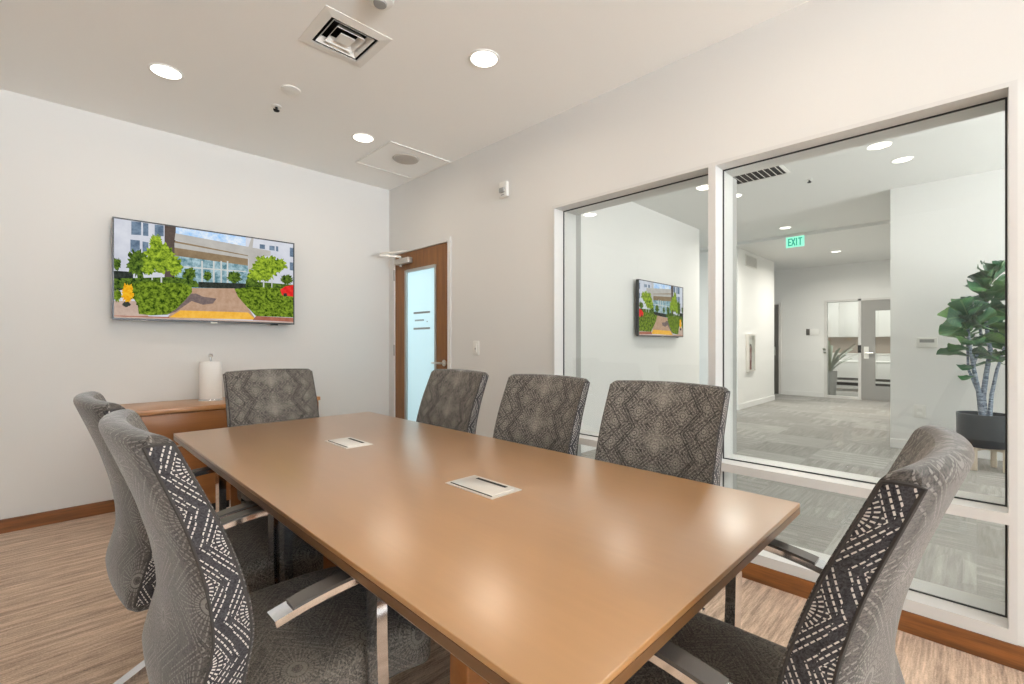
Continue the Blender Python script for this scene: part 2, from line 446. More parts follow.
# ------------------------------------------------------------------ glazed partition
win = thing('window_1', None, None, (0, 0, 0), kind='structure')
XF = XR-.012; XG = 2.565; MY0, MY1 = .961, .999
f = MB()
f.box(XF, XO, WY1-.020, WY1, WZ0, WZ1); f.box(XF, XO, WY0, WY0+.022, WZ0, WZ1)
f.box(XF, XO, WY0+.022, WY1-.020, WZ1-.018, WZ1); f.box(XF, XO, WY0+.022, WY1-.020, WZ0, .137)
f.build('frame', 'white_metal', win, smooth=False)
MB().box(XF, XO, MY0, MY1, .137, WZ1-.018).build('mullion', 'white_metal', win, smooth=False)
for (a, b) in ((WY0+.022, MY0), (MY1, WY1-.020)):
    MB().box(XF, XO, a, b, .513, .555).build('transom', 'white_metal', win, smooth=False)
    for (z0, z1) in ((.137, .513), (.555, WZ1-.018)):
        MB().box(XG-.005, XG+.005, a, b, z0, z1).build('glass_pane', 'glass', win, smooth=False)
        g = MB(); e = .006
        g.box(XG-.011, XG-.005, a, b, z0, z0+e); g.box(XG-.011, XG-.005, a, b, z1-e, z1)
        g.box(XG-.011, XG-.005, a, a+e, z0+e, z1-e); g.box(XG-.011, XG-.005, b-e, b, z0+e, z1-e)
        g.build('gasket', 'gasket', win, smooth=False)
# grey casing on the hallway face of the partition
w = MB(); x0, x1 = XO, XO+.06
w.box(x0, x1, WY1-.020, WY1+.04, WZ0, WZ1+.04); w.box(x0, x1, WY0-.04, WY0+.022, WZ0, WZ1+.04)
w.box(x0, x1, MY0, MY1, .137, WZ1-.018)
struct('trim_1', w, 'grey_metal')

# ------------------------------------------------------------------ door
dr = thing('door_1', None, None, (0, 0, 0), kind='structure')
fw = .05
f = MB()
f.box(XR-.014, XR+.14, DY0, DY0+fw-.012, 0, DZ); f.box(XR-.014, XR+.14, DY1-fw+.012, DY1, 0, DZ)
f.box(XR-.014, XR+.14, DY0+fw-.012, DY1-fw+.012, DZ-fw+.012, DZ)
f.build('door_frame', 'wall', dr, smooth=False)
lx0, lx1 = XR+.0, XR+.045; a, b = DY0+fw-.010, DY1-fw+.010; zt = DZ-fw+.010
gy0, gy1, gz0, gz1 = 3.44, 3.955, .25, 1.885
l = MB()
l.box(lx0, lx1, a, gy0, .008, zt); l.box(lx0, lx1, gy1, b, .008, zt); l.box(lx0, lx1, gy0, gy1, gz1, zt); l.box(lx0, lx1, gy0, gy1, .008, gz0)
leaf = l.build('door_leaf', 'door_wood', dr, smooth=False)
g = MB(); e = .022
for (x0, x1) in ((lx0-.006, lx0+.016),):
    g.box(x0, x1, gy0-.004, gy0+e, gz0, gz1); g.box(x0, x1, gy1-e, gy1+.004, gz0, gz1)
    g.box(x0, x1, gy0+e, gy1-e, gz1-e, gz1+.004); g.box(x0, x1, gy0+e, gy1-e, gz0-.004, gz0+e)
g.build('lite_frame', 'brass', leaf, smooth=False)
MB().box(lx0+.018, lx0+.028, gy0, gy1, gz0, gz1).build('frosted_pane', 'frost', leaf, smooth=False)
sg = MB()
for z in (1.455, 1.305): sg.box(lx0+.0150, lx0+.0178, 3.56, 3.83, z, z+.018)
sg.build('pane_stripe', 'grey_plastic', leaf, smooth=False)
sg = MB()
for k in range(9): sg.box(lx0+.0155, lx0+.0178, 3.66+k*.017, 3.66+k*.017+.011, 1.385, 1.400)
sg.box(lx0+.0155, lx0+.0178, 3.60, 3.612, 1.372, 1.382)
sg.build('pane_lettering', M['vase'], leaf, smooth=False)
for z in (1.80, 1.05, .25):
    MB().cyl((XR-.012, b+.004, z), .008, .11, 10).build('hinge', 'brass', dr)
hd = MB(); hd.cyl((lx0-.009, 3.315, 1.0), .028, .009, 20, axis=0)
hd.tube([(lx0-.009, 3.315, 1.0), (lx0-.05, 3.315, 1.0), (lx0-.055, 3.325, 1.0), (lx0-.055, 3.43, 1.0)], .009, 8)
hd.build('door_handle', 'brushed', leaf)
cb = MB().rbox(lx0-.055, lx0, 3.82, 4.07, 1.945, 2.0, .008, 2, ns=1).build('door_closer', 'closer', leaf)
ar = MB(); ar.cyl((lx0-.03, 3.99, 2.0), .016, .02, 14)
ar.strip([(lx0-.03, 3.99, 2.022), (lx0-.21, 4.07, 2.03)], (0, 0, 1), .018, .008)
ar.strip([(lx0-.21, 4.07, 2.038), (lx0-.03, 3.94, 2.07), (lx0-.012, 3.93, 2.075)], (0, 0, 1), .018, .008)
ar.cyl((lx0-.03, 3.99, 1.925), .012, .02, 12)
ar.build('closer_arm', 'closer', cb)

# ------------------------------------------------------------------ ceiling fixtures
def downlight(x, y, z, r, label, group, name='downlight', power=30, color=(1, .86, .70), proto=[None]):
    if downlight.p is None:
        t = thing(name, label, 'ceiling light', (x, y, z), group=group)
        MB().lathe([(r+.012, 0), (r+.011, -.004), (r+.004, -.006), (r, -.004), (r-.004, -.001)], n=36).build('trim_ring', 'white_plastic', t)
        MB().lathe([(0.0001, -.0035), (r*.6, -.0035), (r+.001, -.003)], n=36).build('lens', 'lens', t)
        downlight.p = t
    else: 
        t = dup(downlight.p, name, label, (x, y, z)); t['group'] = group
    L = bpy.data.lights.new('downlight_lamp', 'AREA'); L.shape = 'DISK'; L.size = 2*r; L.energy = power; L.color = color
    L.spread = math.radians(165)
    o = bpy.data.objects.new('downlight_lamp', L); C.objects.link(o); o.location = (x, y, z-.012)
    return t
downlight.p = None
PW = 3.8; WARM = (1, .87, .72)
G1 = 'recessed downlights in the meeting room ceiling'
downlight(.48, 3.31, H, .074, 'round recessed downlight nearest the wall television', G1, power=PW, color=WARM)
downlight(1.70, 3.31, H, .074, 'round recessed downlight beside the square ceiling speaker panel', G1, power=PW, color=WARM)
downlight(1.70, 1.92, H, .074, 'large bright round downlight above the glass partition side of the table', G1, power=PW, color=WARM)
# three more of the same grid, above and behind the view
for k, (x, y) in enumerate([(.48, 1.92), (.48, .54), (1.70, .54)]):
    downlight(x, y, H, .074, ['recessed downlight over the left side of the table', 'recessed downlight straight above the viewpoint', 'recessed downlight over the near end of the table'][k], G1, power=PW, color=WARM)
G2 = 'hallway recessed downlights'; HP = 5; HC = (1, .94, .86)
for (x, y, z, lb) in [(5.74, .5, HH, 'hallway downlight nearest the plant wall, right of the sprinkler'),
                      (5.74, 2.02, HH, 'hallway downlight seen beside the partition mullion'),
                      (7.86, 2.04, HH, 'hallway downlight just in front of the exit sign'),
                      (10.26, 1.83, 2.87, 'farthest hallway downlight behind the exit sign')]:
    downlight(x, y, z, .074, lb, G2, power=HP*(10 if x > 7 else 1), color=HC)
for (x, y, lb) in [(3.9, .5, 'hallway downlight close behind the glass partition'), (3.9, 2.02, 'hallway downlight above the hallway television')]:
    downlight(x, y, HH, .074, lb, G2, power=HP, color=HC)

# air diffuser
t = thing('air_diffuser', 'square white louvred ceiling air vent with dark slots', 'air vent', (1.083, 2.306, H))
f = MB()
def ringf(mb, ro, zo, ri, zi, th=.003):
    vs = []
    for (r, z) in ((ro, zo), (ri, zi), (ri, zi+th), (ro, zo+th)):
        for (sx, sy) in ((-1, -1), (1, -1), (1, 1), (-1, 1)): vs.append((sx*r, sy*r, z))
    fs = []
    for j in range(4):
        for k in range(4): fs.append((j*4+k, j*4+(k+1) % 4, ((j+1) % 4)*4+(k+1) % 4, ((j+1) % 4)*4+k))
    mb.add(vs, fs)
ringf(f, .173, -.003, .124, -.008); f.build('frame', 'white_plastic', t, smooth=False)
f = MB(); q = .125
f.box(-q, q, -q, q, .105, .115); f.box(-q, -q+.002, -q, q, 0, .105); f.box(q-.002, q, -q, q, 0, .105); f.box(-q, q, -q, -q+.002, 0, .105); f.box(-q, q, q-.002, q, 0, .105)
f.build('dark_throat', 'dark', t, smooth=False)
for (ro, ri) in ((.108, .088), (.074, .056)):
    f = MB(); ringf(f, ro, -.006, ri, .020); f.build('louvre', 'white_plastic', t, smooth=False)
MB().box(-.038, .038, -.038, .038, -.006, -.002).build('centre_plate', 'white_plastic', t, smooth=False)

t = thing('ceiling_speaker', 'square ceiling panel with a round speaker grille in the corner', 'ceiling speaker', (2.165, 3.50, H))
f = MB(); e = .292
f.box(-e, e, -e, e, -.004, -.001); f.build('panel', 'ceil', t, smooth=False)
f = MB()
for a0, a1, b0, b1 in ((-e, e, -e, -e+.012), (-e, e, e-.012, e), (-e, -e+.012, -e+.012, e-.012), (e-.012, e, -e+.012, e-.012)):
    f.box(a0, a1, b0, b1, -.008, -.004)
f.build('panel_edge', 'white_plastic', t, smooth=False)
MB().lathe([(.0001, -.018), (.07, -.017), (.105, -.012), (.112, -.004)], (-.02, -.08, 0), 36).build('grille', plain('speaker_grille', (.50, .465, .42), .8), t)
t = thing('smoke_detector', 'round white smoke detector at the top edge of the view', 'smoke detector', (1.06, 1.905, H))
MB().lathe([(.062, 0), (.062, -.012), (.056, -.026), (.030, -.034)], n=32).build('housing', 'white_plastic', t)
MB().lathe([(.030, -.034), (.028, -.042), (.0001, -.044)], n=24).build('sensor_cap', 'vase', t)
t = MB().lathe([(.056, 0), (.056, -.006), (.050, -.008), (.0001, -.008)], n=32).build('sprinkler_cover', 'white_plastic'); t.location = (1.06, 3.0, H)
tag(t, 'flat round cover plate on the ceiling left of the air vent', 'ceiling cover')
def sprinkler(x, y, z, label):
    t = thing('fire_sprinkler', label, 'sprinkler', (x, y, z))
    MB().lathe([(.032, 0), (.030, -.006), (.012, -.009)], n=20).build('escutcheon', 'white_plastic', t)
    h = MB().cyl((0, 0, -.03), .008, .024, 10); h.lathe([(.0001, -.034), (.017, -.033), (.017, -.031), (.0001, -.030)], n=12)
    h.box(-.019, .019, -.003, .003, -.03, -.022); h.box(-.003, .003, -.019, .019, -.03, -.022)
    h.build('head', 'dark', t)
sprinkler(1.066, 3.275, H, 'small dark pendant fire sprinkler in the meeting room ceiling')
sprinkler(5.74, 1.26, HH, 'small fire sprinkler in the hallway ceiling behind the glass')

# wall devices
t = thing('alarm_strobe', 'small white alarm strobe high on the wall between door and glass', 'alarm', (XR, 2.546, 2.345))
MB().rbox(-.028, 0, -.042, .042, -.058, .058, .008, 2, ns=1).build('housing', 'white_plastic', t)
MB().rbox(-.045, -.026, -.026, .026, -.028, .010, .006, 2, ns=1).build('strobe_lens', 'vase', t)
MB().box(-.0295, -.0275, -.018, .018, -.046, -.038).build('sounder_slot', 'grey_plastic', t)
t = thing('light_switch', 'white light switch on the wall right of the wooden door', 'light switch', (XR, 2.886, 1.135))
MB().rbox(-.007, 0, -.037, .037, -.058, .058, .003, 2, ns=1).build('plate', 'white_plastic', t)
MB().rbox(-.011, -.006, -.016, .016, -.033, .033, .002, 2, ns=1).build('rocker', 'white_plastic', t)
MB().rbox(-.013, -.0105, -.005, .005, -.012, .002, .001, 1, ns=1).build('dimmer_slider', 'grey_plastic', t)

# ------------------------------------------------------------------ televisions
def P(x, y):
    s = (x-105)/795.; u = s*3.19/(4.04-s*.85)
    top = 85+110*s; bot = 530+15*s
    return max(0, min(1, u)), max(0, min(1, (bot-y)/(bot-top)))
SC = [('sky', (.33, .60, .95), (.85, .92, 1.), 9), ('white_bld', (.60, .62, .70), (.72, .74, .80), 4), ('window', (.10, .15, .22), (.22, .30, .40), 20),
      ('brown_bld', (.10, .075, .065), (.13, .10, .085), 20), ('canopy', (.48, .46, .43), (.56, .54, .50), 6), ('soffit', (.24, .17, .10), (.34, .25, .15), 6),
      ('glazing', (.10, .22, .26), (.45, .62, .68), 22), ('mull', (.55, .58, .55), (.7, .72, .7), 5), ('tree', (.05, .11, .01), (.44, .60, .05), 34),
      ('darktree', (.008, .025, .008), (.16, .26, .035), 40), ('hedge', (.015, .045, .004), (.26, .38, .035), 42), ('path', (.46, .29, .19), (.55, .37, .26), 20),
      ('shadow', (.16, .12, .12), (.24, .18, .16), 40), ('yellow', (.85, .44, .05), (.95, .54, .09), 20), ('red', (.70, .02, .02), (.85, .05, .04), 30),
      ('orange', (.80, .35, .01), (.95, .55, .03), 50), ('curb', (.36, .12, .08), (.45, .18, .12), 20), ('ground', (.52, .38, .31), (.60, .46, .38), 20), ('dark', (.02, .025, .02), (.05, .06, .05), 40)]
SMAT = [emat('screen_'+n, a, 1.08, .1, ns, b) for (n, a, b, ns) in SC]
SI = {c[0]: i for i, c in enumerate(SC)}
def screen_mesh(W, Hh, mirror):
    mb = MB(); lay = [0]; rnd = random.Random(3)
    def poly(key, pts, raw=False):
        lay[0] += 1; y = -.00006*lay[0]
        q = [(P(*p) if not raw else p) for p in pts]
        q = [((1-u if mirror else u), v) for (u, v) in q]
        vs = [((u-.5)*W, y, v*Hh) for (u, v) in q]
        mb.add(vs, [tuple(range(len(vs)))], None, SI[key])
    def blob(key, cx, cy, rx, ry, n=64, j=.22):
        pts = []
        for i in range(n):
            a = 2*PI*i/n; k = 1 + rnd.uniform(-j, j) + .06*math.sin(5*a)
            pts.append((cx+rx*k*math.cos(a), cy+ry*k*math.sin(a)))
        poly(key, pts)
    poly('white_bld', [(0, 0), (1, 0), (1, 1), (0, 1)], True)
    poly('sky', [(380, 80), (690, 80), (690, 215), (380, 165)])
    for (x0, x1, y0, y1) in ((182, 226, 98, 158), (234, 258, 104, 162), (286, 326, 112, 162), (178, 220, 180, 236), (232, 258, 188, 240)):
        poly('window', [(x0, y0), (x1, y0+4), (x1, y1+2), (x0, y1)])
    poly('brown_bld', [(330, 60), (380, 70), (374, 420), (330, 420)])
    poly('white_bld', [(690, 150), (900, 190), (900, 400), (690, 400)])
    poly('canopy', [(715, 165), (725, 166), (720, 215), (700, 215)])
    for (x0, x1, y0, y1) in ((752, 775, 196, 216), (795, 818, 202, 222), (824, 834, 204, 226), (885, 900, 210, 250), (885, 900, 275, 310)):
        poly('window', [(x0, y0), (x1, y0+2), (x1, y1+2), (x0, y1)])
    poly('glazing', [(374, 240), (700, 285), (700, 400), (374, 400)])
    poly('soffit', [(374, 222), (700, 268), (700, 292), (374, 250)])
    poly('canopy', [(378, 150), (800, 226), (800, 246), (700, 262), (374, 180)])
    poly('soffit', [(376, 184), (700, 246), (700, 268), (374, 226)])
    poly('canopy', [(374, 192), (700, 250), (700, 262), (374, 214)])
    poly('canopy', [(702, 244), (760, 240), (760, 300), (702, 340)])
    for x in (493, 545, 578, 606): poly('mull', [(x, 272), (x+7, 273), (x+7, 370), (x, 370)])
    poly('mull', [(400, 296), (690, 316), (690, 321), (400, 302)])
    for (cx, cy, rx, ry) in ((440, 335, 28, 30), (640, 345, 30, 28), (520, 340, 18, 22)): blob('darktree', cx, cy, rx, ry)
    poly('dark', [(105, 320), (190, 325), (190, 400), (105, 410)])
    blob('darktree', 215, 285, 50, 62); blob('darktree', 118, 290, 18, 28)
    poly('darktree', [(105, 355), (380, 345), (470, 362), (490, 390), (105, 400)])
    poly('mull', [(312, 340), (319, 340), (319, 374), (312, 374)]); poly('mull', [(272, 320), (277, 320), (277, 360), (272, 360)])
    poly('dark', [(480, 366), (700, 372), (700, 396), (480, 392)])
    blob('tree', 310, 262, 72, 66); blob('tree', 290, 190, 28, 32); blob('tree', 375, 300, 34, 40); blob('tree', 258, 310, 30, 26)
    blob('darktree', 870, 352, 28, 22); blob('darktree', 720, 350, 26, 30)
    poly('darktree', [(690, 360), (900, 375), (900, 400), (690, 395)])
    poly('mull', [(766, 350), (772, 350), (772, 392), (766, 392)]); poly('mull', [(803, 350), (808, 350), (808, 392), (803, 392)])
    blob('tree', 782, 300, 60, 54); blob('tree', 745, 332, 46, 26); blob('tree', 835, 290, 34, 30)
    poly('ground', [(105, 455), (240, 455), (260, 540), (105, 540)])
    poly('path', [(440, 394), (640, 394), (735, 530), (340, 530)])
    poly('shadow', [(430, 420), (470, 418), (500, 432), (560, 440), (545, 462), (500, 468), (450, 452), (380, 500), (340, 515)])
    poly('yellow', [(400, 494), (700, 500), (735, 532), (350, 526)])
    poly('hedge', [(190, 378), (250, 366), (330, 372), (410, 374), (450, 388), (452, 412), (420, 450), (380, 490), (340, 514), (270, 518), (215, 512), (210, 470), (190, 440)])
    blob('hedge', 235, 420, 60, 50); blob('hedge', 118, 430, 22, 26)
    blob('orange', 165, 420, 24, 44); blob('dark', 160, 470, 18, 12)
    poly('hedge', [(640, 396), (720, 386), (900, 392), (900, 520), (735, 516), (690, 470), (655, 430)])
    poly('red', [(842, 398), (865, 382), (900, 376), (900, 428), (850, 422)]); poly('dark', [(856, 414), (870, 412), (874, 426), (858, 428)])
    poly('curb', [(105, 520), (350, 524), (350, 540), (105, 540)]); poly('curb', [(735, 516), (900, 522), (900, 540), (720, 534)])
    poly('ground', [(0, 0), (1, 0), (1, .014), (0, .014)], True)
    return mb
def television(name, label, loc, W, Hh, mirror, gap):
    """screen faces -Y; loc is the bottom centre of the front face"""
    t = thing(name, label, 'television', loc)
    MB().rbox(-W/2, W/2, .002, .035, 0, Hh, .004, 2, ns=1).build('casing', 'black_plastic', t)
    e = .009; f = MB()
    f.box(-W/2, W/2, -.006, .004, 0, .014); f.box(-W/2, W/2, -.006, .004, Hh-e, Hh)
    f.box(-W/2, -W/2+e, -.006, .004, .014, Hh-e); f.box(W/2-e, W/2, -.006, .004, .014, Hh-e)
    f.build('bezel', plain('bezel_dark_grey', (.06, .06, .062), .35, .3), t, smooth=False)
    s = screen_mesh(W-2*e, Hh-e-.014, mirror).build('screen', SMAT, t, smooth=False)
    s.location = (0, -.0005, .014)
    MB().rbox(-.022, .022, -.008, 0.002, -.010, .004, .002, 1, ns=1).build('logo_plate', 'white_plastic', t)
    MB().rbox(W/2*.68, W/2*.78, -.004, .006, -.010, .002, .003, 1, ns=1).build('sensor_bar', 'black_plastic', t)
    MB().box(-.22, .22, .035, gap, Hh*.3, Hh*.75).build('wall_bracket', 'black_plastic', t, smooth=False)
    return t
television('wall_television', 'wide flat television on the white wall above the credenza, showing a building entrance', (.902, YF-.095, 1.334), 1.192, .702, False, .095)
television('wall_television', 'television on the hallway wall seen through the left glass pane, showing hedges and path', (5.715, 2.925, 1.262), 1.215, .70, True, .075)

# ------------------------------------------------------------------ credenza and paper towel
t = thing('credenza', 'low brown wooden credenza against the wall under the television', 'cabinet', (.95, 3.99, 0))
hw = .60
MB().rbox(-hw, hw, -.255, .258, .715, .745, .004, 2, ns=1).build('top', 'credenza_top', t)
MB().box(-hw+.01, hw-.01, -.235, .25, .06, .715).build('body', 'credenza_wood', t, smooth=False)
MB().box(-hw+.03, hw-.03, -.2, .23, 0, .06).build('plinth', 'dark', t, smooth=False)
for k in range(2):
    a = -hw+.012+k*(hw-.012); d = MB().rbox(a+.002, a+hw-.014, -.252, -.235, .07, .53, .002, 1, ns=1).build('door', 'credenza_wood', t)
    MB().box(a+hw/2-.06, a+hw/2+.06, -.262, -.252, .49, .5).build('handle', 'brushed', d, smooth=False)
    MB().rbox(a+.002, a+hw-.014, -.252, -.235, .536, .705, .002, 1, ns=1).build('drawer', 'credenza_wood', t)
t = thing('paper_towel_holder', 'white paper towel roll on a chrome stand on the credenza', 'paper towel', (.866, 4.09, .745))
MB().lathe([(.0001, .012), (.070, .012), (.078, .006), (.080, 0), (.0001, 0)], n=32).build('base', 'chrome', t)
MB().lathe([(.022, .013), (.071, .013), (.072, .02), (.072, .285), (.070, .292), (.022, .292), (.022, .013)], n=40).build('towel_roll', 'paper', t)
p = MB().cyl((0, 0, .012), .006, .31, 12); p.lathe([(.0001, .318), (.012, .322), (.017, .335), (.012, .349), (.0001, .353)], n=20)
p.build('pole', 'chrome', t)

# ------------------------------------------------------------------ table
TX0, TX1, TY0, TY1, TZ = .4285, 1.4533, .3407, 2.7535, .735
tb = thing('conference_table', 'long honey maple conference table in the middle of the room', 'table', (0, 0, 0))
MB().rbox(TX0, TX1, TY0, TY1, TZ-.012, TZ, .002, 2, ns=1).build('tabletop', 'table_wood', tb)
e = MB()  # bevelled undercut edge band
vs = []
for (ins, z) in ((.0, TZ-.012), (.0, TZ-.030), (.006, TZ-.038)):
    vs += [(TX0+ins, TY0+ins, z), (TX1-ins, TY0+ins, z), (TX1-ins, TY1-ins, z), (TX0+ins, TY1-ins, z)]
fs = [(0, 1, 2, 3), (8, 9, 10, 11)]
for j in range(2):
    for k in range(4): fs.append((j*4+k, j*4+(k+1) % 4, (j+1)*4+(k+1) % 4, (j+1)*4+k))
e.add(vs, fs); e.build('edge_band', 'table_edge', tb, smooth=False)
for y in (.86, 2.18):
    p = MB().rbox(.68, 1.20, y-.035, y+.035, .03, TZ-.038, .006, 2, ns=1).build('pedestal', 'credenza_wood', tb)
    MB().rbox(.64, 1.24, y-.09, y+.09, 0, .03, .006, 2, ns=1).build('foot_plate', 'credenza_wood', p)
MB().box(.925, .955, .895, 2.145, .35, .62).build('stretcher', 'credenza_wood', tb, smooth=False)
for (cx, cy, lb) in ((.935, 1.063, 'near silver power hatch'), (.931, 1.95, 'far silver power hatch')):
    h = MB(); a, b = .060, .108
    h.box(cx-a, cx+a, cy-b, cy+b, TZ, TZ+.0022)
    o = h.build('power_hatch', 'hatch', tb, smooth=False); tag(o, lb)
    MB().rbox(cx-a+.012, cx+a-.012, cy-b+.018, cy+b-.018, TZ+.002, TZ+.0045, .001, 1, ns=1).build('lid', 'hatch', o)
    s = MB(); s.box(cx-a+.010, cx-a+.0125, cy-b+.014, cy+b-.014, TZ+.0018, TZ+.0042)
    s.box(cx+a-.030, cx+a-.018, cy-b*.62, cy+b*.62, TZ+.004, TZ+.0052)
    s.build('slot', 'dark', o, smooth=False)

# ------------------------------------------------------------------ chairs
def lerp_tab(tab, z):
    for (a, b) in zip(tab, tab[1:]):
        if z <= b[0]:
            k = (z-a[0])/(b[0]-a[0]); k = max(0, min(1, k))
            return [a[i]+(b[i]-a[i])*k for i in range(1, len(a))]
    return list(tab[-1][1:])
# z, front centre x, thickness
PROF = [(.42, -.226, .092), (.47, -.224, .092), (.52, -.218, .090), (.58, -.214, .084), (.66, -.223, .078), (.74, -.243, .071), (.84, -.277, .064), (.92, -.312, .058), (1.02, -.356, .052)]
def smooth_prof(z):
    a = [0, 0]; n = 0
    for dz, wt in ((-.03, 1), (-.015, 2), (0, 3), (.015, 2), (.03, 1)):
        q = lerp_tab(PROF, z+dz); a = [a[0]+q[0]*wt, a[1]+q[1]*wt]; n += wt
    return a[0]/n, a[1]/n
HWB = .241; CUR = .036; ZT = 1.015; ZB = .42
def back_pt(z, t, side):   # t in -1..1 across, side 0 outer .. 1 front
    xf, th = smooth_prof(z)
    bow = CUR*t*t*min(1, .35+max(0, (z-.45))/.25)
    xb = xf-th
    return xb + (xf-xb)*side + bow
def crown(z, t):
    return z - .005*t*t*max(0, min(1, (z-.80)/.22))
def make_back(root):
    r = .024; lev = []
    nb = 5
    for i in range(nb): a = PI/2*i/nb; lev.append((ZB+r-r*math.cos(a), r-r*math.sin(a)))
    for i in range(23): lev.append((ZB+r+(ZT-ZB-2*r)*i/22., 0))
    for i in range(1, nb+1): a = PI/2*i/nb; lev.append((ZT-r+r*math.sin(a), r*(1-math.cos(a))*.98))
    nf, ns = 18, 5
    vs = []; uvs = []; loop = None
    for (z, ins) in lev:
        ring = []
        hw = HWB-ins*.9
        xf, th = smooth_prof(z); k = ins/th
        for i in range(nf+1):
            t = -1+2*i/nf; puff = .006*(1-t*t)*(1-abs(2*(z-ZB)/(ZT-ZB)-1)**3)
            ring.append((back_pt(z, t, 1-k)+puff, t*hw, crown(z, t), t*hw, z))
        for i in range(1, ns):
            s = 1-i/ns; s = k+(1-2*k)*s
            ring.append((back_pt(z, 1, s), hw+.004*math.sin(PI*i/ns), crown(z, 1), hw+(i/ns)*th, z))
        for i in range(nf+1):
            t = 1-2*i/nf
            # rounded outer vertical edge
            ed = max(0, abs(t)-.86)/.14
            ring.append((back_pt(z, t, k)+.012*ed*ed*max(0, 1-2.2*k), t*hw, crown(z, t), (1-t)*hw+hw+th, z))
        for i in range(1, ns):
            s = i/ns; s = k+(1-2*k)*s
            ring.append((back_pt(z, -1, s), -hw-.004*math.sin(PI*i/ns), crown(z, -1), -hw-(1-i/ns)*th, z))
        vs.append(ring)
    n = len(vs[0]); mb = MB(); flat = []; fs = []; uv = []; mis = []
    for ring in vs: flat += [p[:3] for p in ring]
    for j in range(len(vs)-1):
        for i in range(n):
            i2 = (i+1) % n
            q = (j*n+i, j*n+i2, (j+1)*n+i2, (j+1)*n+i)
            fu = [vs[j][i], vs[j][i2], vs[j+1][i2], vs[j+1][i]]
            fs.append(q)
            if i2 == 0:
                w = vs[j][i][3]; uv.append([(fu[0][3], fu[0][4]), (-HWB, fu[1][4]), (-HWB, fu[2][4]), (fu[3][3], fu[3][4])])
            else: uv.append([(p[3], p[4]) for p in fu])
            mis.append(0 if (i < nf and lev[j][0] < ZT-.012) else 1)
    for k, f in enumerate(fs): mb.f.append(list(f)); mb.uv.append(uv[k]); mb.mi.append(mis[k])
    mb.v = flat
    # caps
    for base in (0, (len(vs)-1)*n):
        a = list(range(base, base+n))
        front = a[:nf+1]; back = a[nf+ns:nf+ns+nf+1]; back = back[::-1]
        for i in range(nf):
            mb.f.append([front[i], front[i+1], back[i+1], back[i]]); mb.uv.append([(flat[v][1]+.7, flat[v][0]) for v in mb.f[-1]]); mb.mi.append(1)
        for sidev in (a[nf:nf+ns+1], [a[k % n] for k in range(nf+ns+nf, nf+ns+nf+ns+1)]):
            mb.f.append(list(sidev)); mb.uv.append([(flat[v][1]+.7, flat[v][0]) for v in sidev]); mb.mi.append(1)
    b = mb.build('backrest', ['fab_front', 'fab_back'], root, ang=60)
    # boxed side panels and piping
    for sg in (-1, 1):
        p = MB(); pv = []; puv = []; m = 24
        zs = [.445+(.996-.445)*i/m for i in range(m+1)]
        for z in zs:
            xf, th = smooth_prof(z)
            for k in range(5):
                s = .90-.74*k/4
                x = back_pt(z, 1, s); y = sg*(HWB+.0035+.0035*math.sin(PI*k/4))
                pv.append((x, y, crown(z, 1))); puv.append(((k/4)*th*.8+(.31 if sg > 0 else .104), z))
        pf = []; pu = []
        for j in range(m):
            for k in range(4):
                q = (j*5+k, j*5+k+1, (j+1)*5+k+1, (j+1)*5+k); pf.append(q); pu.append([puv[i] for i in q])
        p.add(pv, pf, pu); sp = p.build('side_panel', 'fab_side', b)
        pts = []
        for z in zs: pts.append((back_pt(z, 1, .92), sg*(HWB+.002), crown(z, 1)))
        for s in (.75, .5, .3): pts.append((back_pt(.998, 1, s), sg*(HWB+.004), crown(.998, 1)))
        for z in reversed(zs): pts.append((back_pt(z, 1, .14), sg*(HWB+.002), crown(z, 1)))
        MB().tube(pts, .0032, 6).build('piping', 'piping', b)
    return b
